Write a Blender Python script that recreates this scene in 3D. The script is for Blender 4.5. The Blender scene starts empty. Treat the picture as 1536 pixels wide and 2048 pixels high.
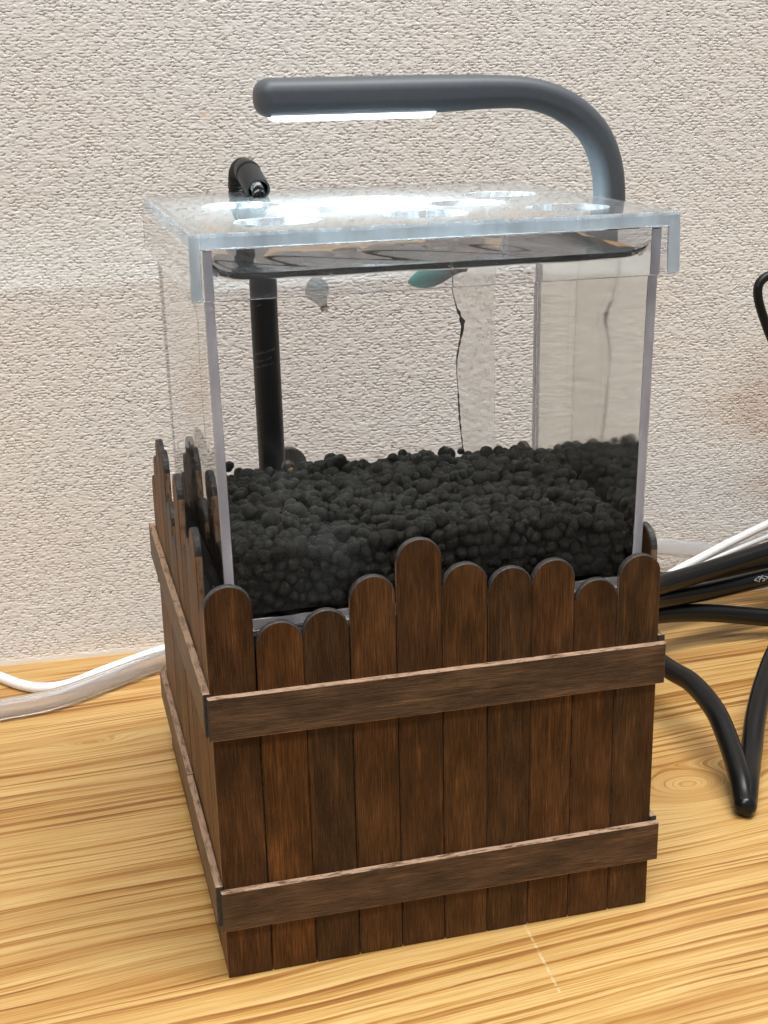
import bpy, bmesh, math, random
import numpy as np
from mathutils import Vector, Matrix

R = random.Random(7)
S = 0.001                                   # everything below is written in millimetres
scene = bpy.context.scene
col = scene.collection
rad = math.radians

# ------------------------------------------------------------------ camera
cam_d = bpy.data.cameras.new('camera')
cam = bpy.data.objects.new('camera', cam_d)
col.objects.link(cam)
cam_d.sensor_fit = 'VERTICAL'
cam_d.sensor_height = 24.0
cam_d.lens = 24.0 * 2677.7 / 2048.0
cam_d.clip_start = 0.01
cam_d.clip_end = 20.0
YAW, PITCH, ROLL = 0.2530, 0.3115, -0.0221
_f = Vector((math.sin(YAW) * math.cos(PITCH), math.cos(YAW) * math.cos(PITCH), -math.sin(PITCH)))
_r = Vector((math.cos(YAW), -math.sin(YAW), 0))
_u = _r.cross(_f)
_r2 = _r * math.cos(ROLL) + _u * math.sin(ROLL)
_u2 = -_r * math.sin(ROLL) + _u * math.cos(ROLL)
M = Matrix((_r2, _u2, -_f)).transposed().to_4x4()
M.translation = Vector((-26.6, -250.3, 187.2)) * S
cam.matrix_world = M
scene.camera = cam

# ------------------------------------------------------------------ light and exposure
scene.view_settings.view_transform = 'Standard'
scene.view_settings.look = 'None'
scene.view_settings.exposure = 0.0
scene.view_settings.gamma = 1.0
w = bpy.data.worlds.new('World')
scene.world = w
w.use_nodes = True
w.node_tree.nodes['Background'].inputs[0].default_value = (1.0, 0.99, 0.975, 1)
w.node_tree.nodes['Background'].inputs[1].default_value = 0.37


def area_lamp(name, loc, aim, sx, sy, power, color):
    d = bpy.data.lights.new(name, 'AREA')
    d.shape = 'RECTANGLE'
    d.size, d.size_y = sx, sy
    d.energy = power
    d.color = color
    o = bpy.data.objects.new(name, d)
    col.objects.link(o)
    o.location = loc
    o.rotation_euler = (Vector(aim) - Vector(loc)).to_track_quat('-Z', 'Y').to_euler()
    return o


# office ceiling panels, well above and behind the camera
area_lamp('ceiling_light_panel', (0.35, -0.20, 1.75), (0.35, -0.20, 0), 1.2, 0.35, 38.0, (1.0, 0.985, 0.96))
area_lamp('ceiling_light_panel', (-0.65, -0.95, 1.75), (-0.65, -0.95, 0), 1.2, 0.35, 24.0, (1.0, 0.985, 0.96))

cy = scene.cycles
cy.use_denoising = True
cy.max_bounces = 32
cy.transmission_bounces = 28
cy.transparent_max_bounces = 24
cy.glossy_bounces = 10
cy.diffuse_bounces = 4
cy.sample_clamp_indirect = 8.0
cy.blur_glossy = 0.3


# ------------------------------------------------------------------ node helpers
class NT:
    def __init__(self, name):
        self.m = bpy.data.materials.new(name)
        self.m.use_nodes = True
        self.t = self.m.node_tree
        self.t.nodes.clear()
        self.out = self.t.nodes.new('ShaderNodeOutputMaterial')

    def n(self, kind, **kw):
        nd = self.t.nodes.new('ShaderNode' + kind)
        for k, v in kw.items():
            if k in ('op',):
                nd.operation = v
            elif hasattr(nd, k):
                setattr(nd, k, v)
        return nd

    def link(self, a, b):
        self.t.links.new(a, b)

    def setv(self, sock, v):
        if isinstance(v, (int, float)):
            sock.default_value = v
        elif isinstance(v, (tuple, list)):
            if len(v) == 3 and len(sock.default_value) == 4:
                v = (*v, 1)
            sock.default_value = v
        else:
            self.link(v, sock)

    def math(self, op, a, b=0.0, clamp=False):
        nd = self.n('Math', op=op)
        nd.use_clamp = clamp
        self.setv(nd.inputs[0], a)
        self.setv(nd.inputs[1], b)
        return nd.outputs[0]

    def mm(self, scale=(1, 1, 1), shift=None):
        """object coordinates in millimetres, scaled per axis"""
        tc = self.n('TexCoord')
        mp = self.n('Mapping')
        mp.inputs['Scale'].default_value = tuple(1000 * s for s in scale)
        self.link(tc.outputs['Object'], mp.inputs['Vector'])
        v = mp.outputs[0]
        if shift is not None:
            a = self.n('VectorMath', op='ADD')
            self.link(v, a.inputs[0])
            cmb = self.n('CombineXYZ')
            for i in range(3):
                self.link(shift, cmb.inputs[i])
            self.link(cmb.outputs[0], a.inputs[1])
            v = a.outputs[0]
        return v

    def noise(self, vec, scale=1.0, detail=2.0, rough=0.5, dist=0.0):
        nd = self.n('TexNoise')
        nd.inputs['Scale'].default_value = scale
        nd.inputs['Detail'].default_value = detail
        nd.inputs['Roughness'].default_value = rough
        nd.inputs['Distortion'].default_value = dist
        self.link(vec, nd.inputs['Vector'])
        return nd.outputs[0]

    def ramp(self, fac, stops, interp='LINEAR'):
        nd = self.n('ValToRGB')
        cr = nd.color_ramp
        cr.interpolation = interp
        while len(cr.elements) < len(stops):
            cr.elements.new(0.5)
        for e, (p, c) in zip(cr.elements, stops):
            e.position = p
            e.color = (c, c, c, 1) if isinstance(c, (int, float)) else (*c, 1)
        self.link(fac, nd.inputs[0])
        return nd.outputs[0]

    def mix(self, fac, a, b, blend='MIX'):
        nd = self.n('Mix')
        nd.data_type = 'RGBA'
        nd.blend_type = blend
        self.setv(nd.inputs[0], fac)
        self.setv(nd.inputs[6], a)
        self.setv(nd.inputs[7], b)
        return nd.outputs[2]

    def bump(self, h, strength=0.5, dist=0.1):
        nd = self.n('Bump')
        nd.inputs['Strength'].default_value = strength
        nd.inputs['Distance'].default_value = dist * S
        self.link(h, nd.inputs['Height'])
        return nd.outputs[0]

    def principled(self, base, rough=0.5, normal=None, **kw):
        p = self.n('BsdfPrincipled')
        self.setv(p.inputs['Base Color'], base)
        self.setv(p.inputs['Roughness'], rough)
        if normal is not None:
            self.link(normal, p.inputs['Normal'])
        for k, v in kw.items():
            self.setv(p.inputs[k.replace('_', ' ')], v)
        return p.outputs[0]

    def done(self, shader):
        self.link(shader, self.out.inputs['Surface'])
        return self.m


def mat_plain(name, c, rough=0.5, **kw):
    t = NT(name)
    n1 = t.noise(t.mm(), 0.9, 3)
    base = t.mix(1.0, c, t.ramp(n1, [(0.3, 0.94), (0.7, 1.05)]), 'MULTIPLY')
    return t.done(t.principled(base, rough, **kw))


def make_stick_wood(name, worn=0.0):
    """stained, laser cut craft wood; the stain colour of each piece sits in the object colour"""
    t = NT(name)
    oi = t.n('ObjectInfo')
    sh = t.math('MULTIPLY', oi.outputs['Random'], 300.0)
    fib = t.noise(t.mm((8.0, 8.0, 0.16), sh), 1.0, 3, 0.65)
    strk = t.noise(t.mm((0.62, 0.62, 0.030), sh), 1.0, 4, 0.65, 0.4)
    blot = t.noise(t.mm((0.20, 0.2, 0.07), sh), 1.0, 3, 0.55)
    speck = t.noise(t.mm((9, 9, 1.6), sh), 1.0, 2, 0.6)
    c = t.mix(1.0, oi.outputs['Color'], t.ramp(fib, [(0.31, 0.34), (0.5, 0.95), (0.70, 1.8)]), 'MULTIPLY')
    c = t.mix(1.0, c, t.ramp(blot, [(0.28, 0.55), (0.5, 0.95), (0.72, 1.5)]), 'MULTIPLY')
    lite = t.ramp(strk, [(0.57, 0.0), (0.70, 0.65)])
    c = t.mix(lite, c, t.mix(1.0, c, (2.5, 2.3, 1.75), 'MULTIPLY'))
    c = t.mix(t.ramp(speck, [(0.62, 0.0), (0.70, 0.7)]), c, (0.125, 0.078, 0.046))
    if worn > 0:
        wn = t.noise(t.mm((1.2, 1.2, 0.25), sh), 1.0, 4, 0.7)
        c = t.mix(t.ramp(wn, [(0.34, 0.0), (0.52, worn)]), c, (0.42, 0.28, 0.19))
    nrm = t.bump(fib, 0.8, 0.22)
    rg = t.ramp(blot, [(0.3, 0.42), (0.7, 0.62)])
    return t.done(t.principled(c, rg, nrm, Specular_IOR_Level=0.18))


def make_burnt():
    t = NT('burnt laser cut edge')
    a = t.noise(t.mm((1.5, 1.5, 1.5)), 1.0, 3)
    c = t.ramp(a, [(0.3, (0.012, 0.011, 0.011)), (0.7, (0.05, 0.043, 0.04))])
    return t.done(t.principled(c, 0.6, t.bump(a, 0.4, 0.1)))


M_STICK = make_stick_wood('brown stained craft wood')
M_SIDE = make_stick_wood('split side of craft wood', 0.55)
M_EDGE = make_stick_wood('bare worn edge of craft wood', 0.95)
M_BURNT = make_burnt()


def make_table():
    t = NT('honey pine table laminate')
    tc = t.n('TexCoord')
    sep = t.n('SeparateXYZ')
    t.link(tc.outputs['Object'], sep.inputs[0])
    x = t.math('MULTIPLY', sep.outputs[0], 1000.0)
    y = t.math('MULTIPLY', sep.outputs[1], 1000.0)
    # slow drift of the grain, so that the lines wander, and one knot that pushes them apart
    n_lo = t.noise(t.mm((0.0045, 0.016, 1)), 1.0, 2, 0.5)
    n_mid = t.noise(t.mm((0.028, 0.11, 1)), 1.0, 3, 0.55)
    phi = t.math('ADD', y, t.math('MULTIPLY', x, -0.055))
    phi = t.math('ADD', phi, t.math('MULTIPLY', t.math('SUBTRACT', n_lo, 0.5), 16.0))
    phi = t.math('ADD', phi, t.math('MULTIPLY', t.math('SUBTRACT', n_mid, 0.5), 1.3))

    def knot(kx, ky, sx, sy, amp):
        dx = t.math('DIVIDE', t.math('SUBTRACT', x, kx), sx)
        dy = t.math('DIVIDE', t.math('SUBTRACT', y, ky), sy)
        r2 = t.math('ADD', t.math('MULTIPLY', dx, dx), t.math('MULTIPLY', dy, dy))
        return t.math('MULTIPLY', t.math('EXPONENT', t.math('MULTIPLY', r2, -1.0)), amp)

    phi = t.math('ADD', phi, knot(136.0, 46.0, 16.0, 9.0, 22.0))
    phi = t.math('ADD', phi, knot(-22.0, 122.0, 10.0, 2.6, 4.0))
    # growth rings: uneven spacing along phi, soft rise then a sharp fall
    wob = t.n('TexNoise')
    wob.noise_dimensions = '1D'
    t.link(t.math('MULTIPLY', phi, 0.11), wob.inputs['W'])
    wob.inputs['Scale'].default_value = 1.0
    wob.inputs['Detail'].default_value = 2.0
    ph = t.math('ADD', t.math('MULTIPLY', phi, 0.25), t.math('MULTIPLY', wob.outputs[0], 4.2))
    fr = t.math('FRACT', ph)
    ring = t.ramp(fr, [(0.0, 0.15), (0.10, 0.0), (0.55, 0.30), (0.86, 1.0), (0.97, 0.85), (1.0, 0.2)])
    fine = t.n('TexNoise')
    fine.noise_dimensions = '2D'
    fine.inputs['Scale'].default_value = 1.0
    fine.inputs['Detail'].default_value = 3.0
    cmb = t.n('CombineXYZ')
    t.link(t.math('MULTIPLY', x, 0.03), cmb.inputs[0])
    t.link(t.math('MULTIPLY', phi, 2.1), cmb.inputs[1])
    t.link(cmb.outputs[0], fine.inputs['Vector'])
    inten = t.noise(t.mm((0.010, 0.045, 1)), 1.0, 2, 0.5)
    amt = t.math('MULTIPLY', ring, t.ramp(inten, [(0.32, 0.18), (0.62, 0.95)]))
    kn = t.math('SUBTRACT', 1.0, knot(136.0, 46.0, 22.0, 13.0, 0.62))
    amt = t.math('MULTIPLY', amt, kn)
    amt = t.math('ADD', amt, t.math('MULTIPLY', t.math('SUBTRACT', fine.outputs[0], 0.45), 1.45), True)
    c = t.ramp(amt, [(0.0, (0.59, 0.405, 0.165)), (0.35, (0.49, 0.292, 0.092)), (0.7, (0.345, 0.168, 0.044)), (1.0, (0.23, 0.098, 0.025))])
    wide = t.n('TexNoise')
    wide.noise_dimensions = '2D'
    wide.inputs['Detail'].default_value = 2.0
    wide.inputs['Scale'].default_value = 1.0
    cmb2 = t.n('CombineXYZ')
    t.link(t.math('MULTIPLY', x, 0.004), cmb2.inputs[0])
    t.link(t.math('MULTIPLY', phi, 0.13), cmb2.inputs[1])
    t.link(cmb2.outputs[0], wide.inputs['Vector'])
    c = t.mix(t.ramp(wide.outputs[0], [(0.46, 0.0), (0.68, 0.6)]), c, t.mix(1.0, c, (0.72, 0.58, 0.42), 'MULTIPLY'))
    # a pale scratch in front of the planter
    scr = t.math('ABSOLUTE', t.math('SUBTRACT', t.math('SUBTRACT', x, 69.0), t.math('MULTIPLY', t.math('ADD', y, 12.0), 0.055)))
    inside = t.math('LESS_THAN', t.math('ABSOLUTE', t.math('ADD', y, 12.5)), 12.5)
    broken = t.ramp(t.noise(t.mm((0.5, 0.45, 1)), 1.0, 3, 0.7), [(0.42, 0.0), (0.55, 0.35)])
    scr = t.math('MULTIPLY', t.math('MULTIPLY', t.math('LESS_THAN', scr, 0.32), inside), broken)
    c = t.mix(scr, c, (0.80, 0.68, 0.50))
    big = t.noise(t.mm((0.008, 0.012, 1)), 1.0, 2)
    c = t.mix(1.0, c, t.ramp(big, [(0.3, (0.86, 0.83, 0.78)), (0.7, (1.08, 1.08, 1.1))]), 'MULTIPLY')
    dash = t.noise(t.mm((0.09, 4.5, 1)), 1.0, 2, 0.6)
    c = t.mix(t.ramp(dash, [(0.58, 0.0), (0.74, 0.55)]), c, (0.36, 0.17, 0.05))
    # pale scuffs
    sc = t.noise(t.mm((0.9, 0.12, 1)), 1.0, 3, 0.6)
    c = t.mix(t.ramp(sc, [(0.74, 0.0), (0.80, 0.30)]), c, (0.80, 0.66, 0.46))
    rg = t.ramp(amt, [(0.0, 0.34), (1.0, 0.48)])
    return t.done(t.principled(c, rg, t.bump(fine.outputs[0], 0.12, 0.1), Specular_IOR_Level=0.4))


def make_wall():
    t = NT('beige tufted woven wall covering')
    tc = t.n('TexCoord')
    sep = t.n('SeparateXYZ')
    t.link(tc.outputs['Object'], sep.inputs[0])
    z = t.math('MULTIPLY', sep.outputs[2], 1000.0)
    x = t.math('MULTIPLY', sep.outputs[0], 1000.0)
    a = t.noise(t.mm((0.25, 1, 0.7)), 1.0, 3, 0.6)
    b = t.noise(t.mm((0.012, 1, 0.02)), 1.0, 3, 0.55)
    g = t.noise(t.mm((1.9, 1, 2.6)), 1.0, 2, 0.6)
    c = t.ramp(a, [(0.3, (0.72, 0.70, 0.672)), (0.7, (0.80, 0.787, 0.764))])
    c = t.mix(t.ramp(b, [(0.42, 0.0), (0.68, 0.55)]), c, (0.76, 0.695, 0.64))
    c = t.mix(t.ramp(g, [(0.62, 0.0), (0.75, 0.4)]), c, (0.62, 0.55, 0.50))

    def spot(kx, kz, sx, sz, amp):
        dx = t.math('DIVIDE', t.math('SUBTRACT', x, kx), sx)
        dz = t.math('DIVIDE', t.math('SUBTRACT', z, kz), sz)
        r2 = t.math('ADD', t.math('MULTIPLY', dx, dx), t.math('MULTIPLY', dz, dz))
        return t.math('MULTIPLY', t.math('EXPONENT', t.math('MULTIPLY', r2, -1.0)), amp)

    warm_patch = t.math('MULTIPLY', t.math('ADD', spot(232.0, 72.0, 24.0, 11.0, 0.75), spot(240.0, 42.0, 22.0, 9.0, 0.5)),
                  t.ramp(t.noise(t.mm((0.06, 1, 0.35)), 1.0, 3), [(0.35, 0.35), (0.65, 1.0)]))
    c = t.mix(warm_patch, c, (0.50, 0.31, 0.19))  # warm brown patches low on the right
    c = t.mix(spot(30.8, 178.5, 1.2, 1.0, 0.35), c, (0.70, 0.36, 0.15))
    edge = t.math('ADD', z, t.math('MULTIPLY', g, 1.6))
    c = t.mix(t.ramp(t.math('DIVIDE', edge, 10.0), [(0.26, 0.8), (0.40, 0.0)]), c, (0.80, 0.78, 0.75))
    return t.done(t.principled(c, 0.75, t.bump(g, 0.5, 0.18), Specular_IOR_Level=0.25))


def make_clear(name, tint=(0.99, 0.99, 0.995), rough=0.0, ior=1.49, fog=0.0, wavy=0.0, wscale=0.6, even=False):
    t = NT(name)
    nrm = None
    if wavy > 0:
        nrm = t.bump(t.noise(t.mm((1, 1, 1)), wscale, 3, 0.55, 1.5), wavy, 1.0)
    p = t.principled(tint, rough, nrm, Transmission_Weight=1.0, IOR=ior)
    if fog > 0:
        d = t.n('BsdfTranslucent')
        d.inputs[0].default_value = (0.88, 0.95, 1.0, 1)
        e = t.n('BsdfDiffuse')
        e.inputs[0].default_value = (0.88, 0.95, 1.0, 1)
        mx0 = t.n('MixShader')
        mx0.inputs[0].default_value = 0.5
        t.link(d.outputs[0], mx0.inputs[1])
        t.link(e.outputs[0], mx0.inputs[2])
        drop = t.noise(t.mm((1, 1, 1)), 0.55, 4, 0.65)
        f = t.math('MULTIPLY', t.ramp(drop, [(0.40, 1.0 if even else 0.22), (0.64, 1.0)]), fog)
        mx = t.n('MixShader')
        t.link(f, mx.inputs[0])
        t.link(p, mx.inputs[1])
        t.link(mx0.outputs[0], mx.inputs[2])
        p = mx.outputs[0]
    return t.done(p)


M_ACRYLIC = make_clear('clear acrylic', (0.985, 0.985, 0.995))


def make_wet(name, rough, col_=(1, 1, 1)):
    """where water meets acrylic: seen from the acrylic side the index drops from 1.49 to 1.333"""
    t = NT(name)
    g = t.n('BsdfGlass')
    g.inputs['Color'].default_value = (*col_, 1)
    g.inputs['Roughness'].default_value = rough
    g.inputs['IOR'].default_value = 1.333 / 1.49
    return t.done(g.outputs[0])


M_WETWALL = make_wet('water against acrylic', 0.0)
M_SMEAR = make_wet('water against acrylic wiped with algae film', 0.07, (0.97, 0.97, 0.95))


def make_joint(name, c, clear):
    t = NT(name)
    d, e, g = t.n('BsdfDiffuse'), t.n('BsdfTranslucent'), t.n('BsdfTransparent')
    nz = t.noise(t.mm((0.22, 0.22, 0.05)), 1.0, 3)
    cc = t.mix(1.0, c, t.ramp(nz, [(0.3, 0.8), (0.7, 1.1)]), 'MULTIPLY')
    t.link(cc, d.inputs[0])
    t.link(cc, e.inputs[0])
    a, b = t.n('MixShader'), t.n('MixShader')
    a.inputs[0].default_value = 0.5
    t.link(d.outputs[0], a.inputs[1])
    t.link(e.outputs[0], a.inputs[2])
    b.inputs[0].default_value = clear
    t.link(a.outputs[0], b.inputs[1])
    t.link(g.outputs[0], b.inputs[2])
    return t.done(b.outputs[0])


M_JOINT = make_joint('frosted lavender glue joint', (0.95, 0.93, 0.99), 0.22)
M_JOINT_LID = make_joint('frosted bright sawn edge', (0.88, 0.95, 1.0), 0.05)
M_LID = make_clear('slightly hazy acrylic of the lid', (0.98, 0.985, 1.0), 0.0, 1.49, 0.022, even=True)
M_FOG = make_clear('acrylic with condensation', (0.98, 0.99, 1.0), 0.03, 1.49, 0.075)
M_EDGEGLOW = make_clear('sawn acrylic edge', (0.93, 0.93, 0.99), 0.25, 1.49, 0.42)
M_WATER = make_clear('water', (1, 1, 1), 0.0, 1.333)
M_FILM = make_clear('wrinkled clear film', (0.99, 0.99, 0.98), 0.0, 1.4, 0.0, 0.018, 0.9)
M_HOSEclear = make_clear('milky vinyl', (0.97, 0.95, 0.95), 0.10, 1.25, 0.17, even=True)


def make_soil():
    t = NT('black aquarium soil')
    oi = t.n('ObjectInfo')
    a = t.noise(t.mm((2.4, 2.4, 2.4)), 1.0, 4, 0.65)
    b = t.noise(t.mm((0.15, 0.15, 0.15)), 1.0, 2)
    c = t.ramp(a, [(0.3, (0.013, 0.0127, 0.011)), (0.7, (0.060, 0.057, 0.049))])
    c = t.mix(1.0, c, t.ramp(b, [(0.3, (0.75, 0.75, 0.75)), (0.7, (1.2, 1.2, 1.15))]), 'MULTIPLY')
    return t.done(t.principled(c, 0.85, t.bump(a, 0.6, 0.25), Specular_IOR_Level=0.25))


M_SOIL = make_soil()
M_RUBBER = mat_plain('matt black rubber', (0.007, 0.0075, 0.008), 0.40, Specular_IOR_Level=0.3)
M_CABLE = mat_plain('black cable jacket', (0.005, 0.005, 0.0055), 0.27, Specular_IOR_Level=0.32)
M_LAMP = mat_plain('charcoal soft touch plastic', (0.072, 0.082, 0.095), 0.5)
M_SEAM = mat_plain('dark seam', (0.02, 0.02, 0.022), 0.6)
M_WHITE = mat_plain('white cable jacket', (0.80, 0.79, 0.78), 0.35)
M_PRINT = mat_plain('grey print', (0.30, 0.31, 0.32), 0.6)
M_TICKS = mat_plain('faint worn print', (0.10, 0.105, 0.11), 0.6)
M_INNER = mat_plain('dark inner board', (0.012, 0.011, 0.010), 0.8)
M_CRACK = mat_plain('dried glue line', (0.10, 0.095, 0.09), 0.4)
M_YELLOW = mat_plain('amber patch', (0.55, 0.32, 0.06), 0.4)
M_BEAD = mat_plain('glossy dark brown shell', (0.035, 0.025, 0.018), 0.12)
M_WATERPIPE = mat_plain('black pipe', (0.006, 0.007, 0.008), 0.38, Specular_IOR_Level=0.35)

_t = NT('led diffuser')
_e = _t.n('Emission')
_e.inputs[0].default_value = (0.74, 0.94, 1.0, 1)
_e.inputs[1].default_value = 1250.0
M_LED = _t.done(_e.outputs[0])
_t = NT('glowing lens rim')
_e = _t.n('Emission')
_e.inputs[0].default_value = (0.86, 0.96, 1.0, 1)
_e.inputs[1].default_value = 3.2
M_RIM = _t.done(_e.outputs[0])


def make_fish(name, c1, c2, c3, clear):
    t = NT(name)
    tc = t.n('TexCoord')
    sep = t.n('SeparateXYZ')
    t.link(tc.outputs['Object'], sep.inputs[0])
    xx = t.math('ADD', t.math('MULTIPLY', sep.outputs[0], 1000.0 / 12.0), 0.5)
    a = t.noise(t.mm((1.5, 1.5, 1.5)), 1.0, 3)
    f = t.math('ADD', xx, t.math('MULTIPLY', t.math('SUBTRACT', a, 0.5), 0.35))
    c = t.ramp(f, [(0.15, c1), (0.55, c2), (0.9, c3)])
    p = t.principled(c, 0.3, t.bump(a, 0.2, 0.1), Metallic=0.15)
    mx = t.n('MixShader')
    mx.inputs[0].default_value = clear
    t.link(p, mx.inputs[1])
    t.link(t.n('BsdfTransparent').outputs[0], mx.inputs[2])
    return t.done(mx.outputs[0])


M_FISH = make_fish('turquoise scales', (0.05, 0.40, 0.35), (0.06, 0.22, 0.24), (0.14, 0.085, 0.08), 0.32)
M_FISH2 = make_fish('slate blue scales', (0.20, 0.30, 0.36), (0.16, 0.26, 0.31), (0.22, 0.16, 0.07), 0.62)


# ------------------------------------------------------------------ object helpers
def tag(o, label=None, cat=None, group=None, kind=None):
    if label:
        o['label'] = label
    if cat:
        o['category'] = cat
    if group:
        o['group'] = group
    if kind:
        o['kind'] = kind
    return o


def thing(name, loc, label, cat, group=None):
    o = bpy.data.objects.new(name, None)
    o.empty_display_size = 0.01
    col.objects.link(o)
    o.location = Vector(loc) * S
    return tag(o, label, cat, group)


def make_mesh(name, verts, faces, mats, fmat=None, smooth=None, sharp=None):
    me = bpy.data.meshes.new(name)
    me.from_pydata([(v[0] * S, v[1] * S, v[2] * S) for v in verts], [], faces)
    for m in (mats if isinstance(mats, (list, tuple)) else [mats]):
        me.materials.append(m)
    if fmat is not None:
        me.polygons.foreach_set('material_index', fmat)
    if smooth:
        me.polygons.foreach_set('use_smooth', [True] * len(me.polygons))
        if sharp:
            me.set_sharp_from_angle(angle=rad(sharp))
    me.update()
    return me


def put(name, me, parent=None, loc=(0, 0, 0), rot=(0, 0, 0)):
    o = bpy.data.objects.new(name, me)
    col.objects.link(o)
    o.location = Vector(loc) * S
    o.rotation_euler = rot
    if parent is not None:
        o.parent = parent
    return o


def fix_normals(me):
    bm = bmesh.new()
    bm.from_mesh(me)
    bmesh.ops.recalc_face_normals(bm, faces=bm.faces)
    bm.to_mesh(me)
    bm.free()
    return me


def catmull(pts, per=8):
    P = [Vector(p) for p in pts]
    P = [P[0] * 2 - P[1]] + P + [P[-1] * 2 - P[-2]]
    out = []
    for i in range(1, len(P) - 2):
        for k in range(per):
            t = k / per
            a, b, c, d = P[i - 1], P[i], P[i + 1], P[i + 2]
            out.append(0.5 * ((2 * b) + (c - a) * t + (2 * a - 5 * b + 4 * c - d) * t * t + (3 * b - a - 3 * c + d) * t ** 3))
    out.append(P[-2])
    return out


def frames(path, up=Vector((0, 1, 0))):
    T = []
    for i in range(len(path)):
        a = path[max(i - 1, 0)]
        b = path[min(i + 1, len(path) - 1)]
        T.append((b - a).normalized())
    n = (up - T[0] * up.dot(T[0])).normalized()
    fr = []
    for i, t in enumerate(T):
        if i:
            q = T[i - 1].rotation_difference(t)
            n = q @ n
            n = (n - t * n.dot(t)).normalized()
        fr.append((t, n, t.cross(n)))
    return fr


def sweep(path, profile, scales=None, cap=True, up=Vector((0, 1, 0))):
    """profile: list of (a, b) along the frame's two normals"""
    fr = frames(path, up)
    V, F = [], []
    n = len(profile)
    for i, p in enumerate(path):
        s = scales[i] if scales else (1, 1)
        if not isinstance(s, tuple):
            s = (s, s)
        for a, b in profile:
            V.append(p + fr[i][1] * a * s[0] + fr[i][2] * b * s[1])
    for i in range(len(path) - 1):
        for k in range(n):
            k2 = (k + 1) % n
            F.append((i * n + k, i * n + k2, (i + 1) * n + k2, (i + 1) * n + k))
    if cap:
        F.append(tuple(range(n))[::-1])
        F.append(tuple((len(path) - 1) * n + k for k in range(n)))
    return V, F


def circle(r, n=16):
    return [(r * math.cos(2 * math.pi * k / n), r * math.sin(2 * math.pi * k / n)) for k in range(n)]


def tube(name, pts, r, mat, parent=None, per=8, n=18, scales=None, hollow=None):
    path = catmull(pts, per) if per else [Vector(p) for p in pts]
    V, F = sweep(path, circle(r, n), scales, cap=hollow is None)
    if hollow:
        V2, F2 = sweep(path, circle(hollow, n), scales, cap=False)
        o = len(V)
        F = F + [tuple(i + o for i in f)[::-1] for f in F2]
        V = V + V2
        e = (len(path) - 1) * n
        for k in range(n):
            k2 = (k + 1) % n
            F.append((k2, k, o + k, o + k2))
            F.append((e + k, e + k2, o + e + k2, o + e + k))
    me = make_mesh(name, V, F, mat, smooth=True, sharp=50)
    fix_normals(me)
    return put(name, me, parent)


# ------------------------------------------------------------------ the setting: tabletop and wall
WY, WYAW = 186.27, -0.0556
tb = make_mesh('tabletop', [(-650, -95, 0), (700, -95, 0), (700, 240, 0), (-650, 240, 0), (-650, -95, -25), (700, -95, -25), (700, 240, -25), (-650, 240, -25)],
               [(0, 1, 2, 3), (7, 6, 5, 4), (0, 4, 5, 1), (1, 5, 6, 2), (2, 6, 7, 3), (3, 7, 4, 0)], make_table())
tag(put('tabletop', tb), 'honey coloured wood grain table top', None, None, 'structure')


def make_floor():
    t = NT('dark grey office carpet')
    a = t.noise(t.mm((0.2, 0.2, 1)), 1.0, 3)
    return t.done(t.principled(t.ramp(a, [(0.3, (0.045, 0.045, 0.048)), (0.7, (0.075, 0.074, 0.074))]), 0.9))


fl = make_mesh('floor', [(-15000, -18000, 0), (15000, -18000, 0), (15000, 260, 0), (-15000, 260, 0)], [(0, 1, 2, 3)], make_floor())  # out of view; added, dark and very wide, to keep glare off the tank front
tag(put('floor', fl, None, (0, 0, -730)), 'unseen dark grey floor added below the table', None, None, 'structure')


def vnoise(x, y, seed):
    tab = np.random.RandomState(seed).rand(256, 256).astype(np.float32)
    xi, yi = np.floor(x).astype(np.int64), np.floor(y).astype(np.int64)
    fx, fy = (x - xi).astype(np.float32), (y - yi).astype(np.float32)
    fx = fx * fx * (3 - 2 * fx)
    fy = fy * fy * (3 - 2 * fy)
    g = lambda i, j: tab[i & 255, j & 255]
    return (g(xi, yi) * (1 - fx) + g(xi + 1, yi) * fx) * (1 - fy) + (g(xi, yi + 1) * (1 - fx) + g(xi + 1, yi + 1) * fx) * fy


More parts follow.
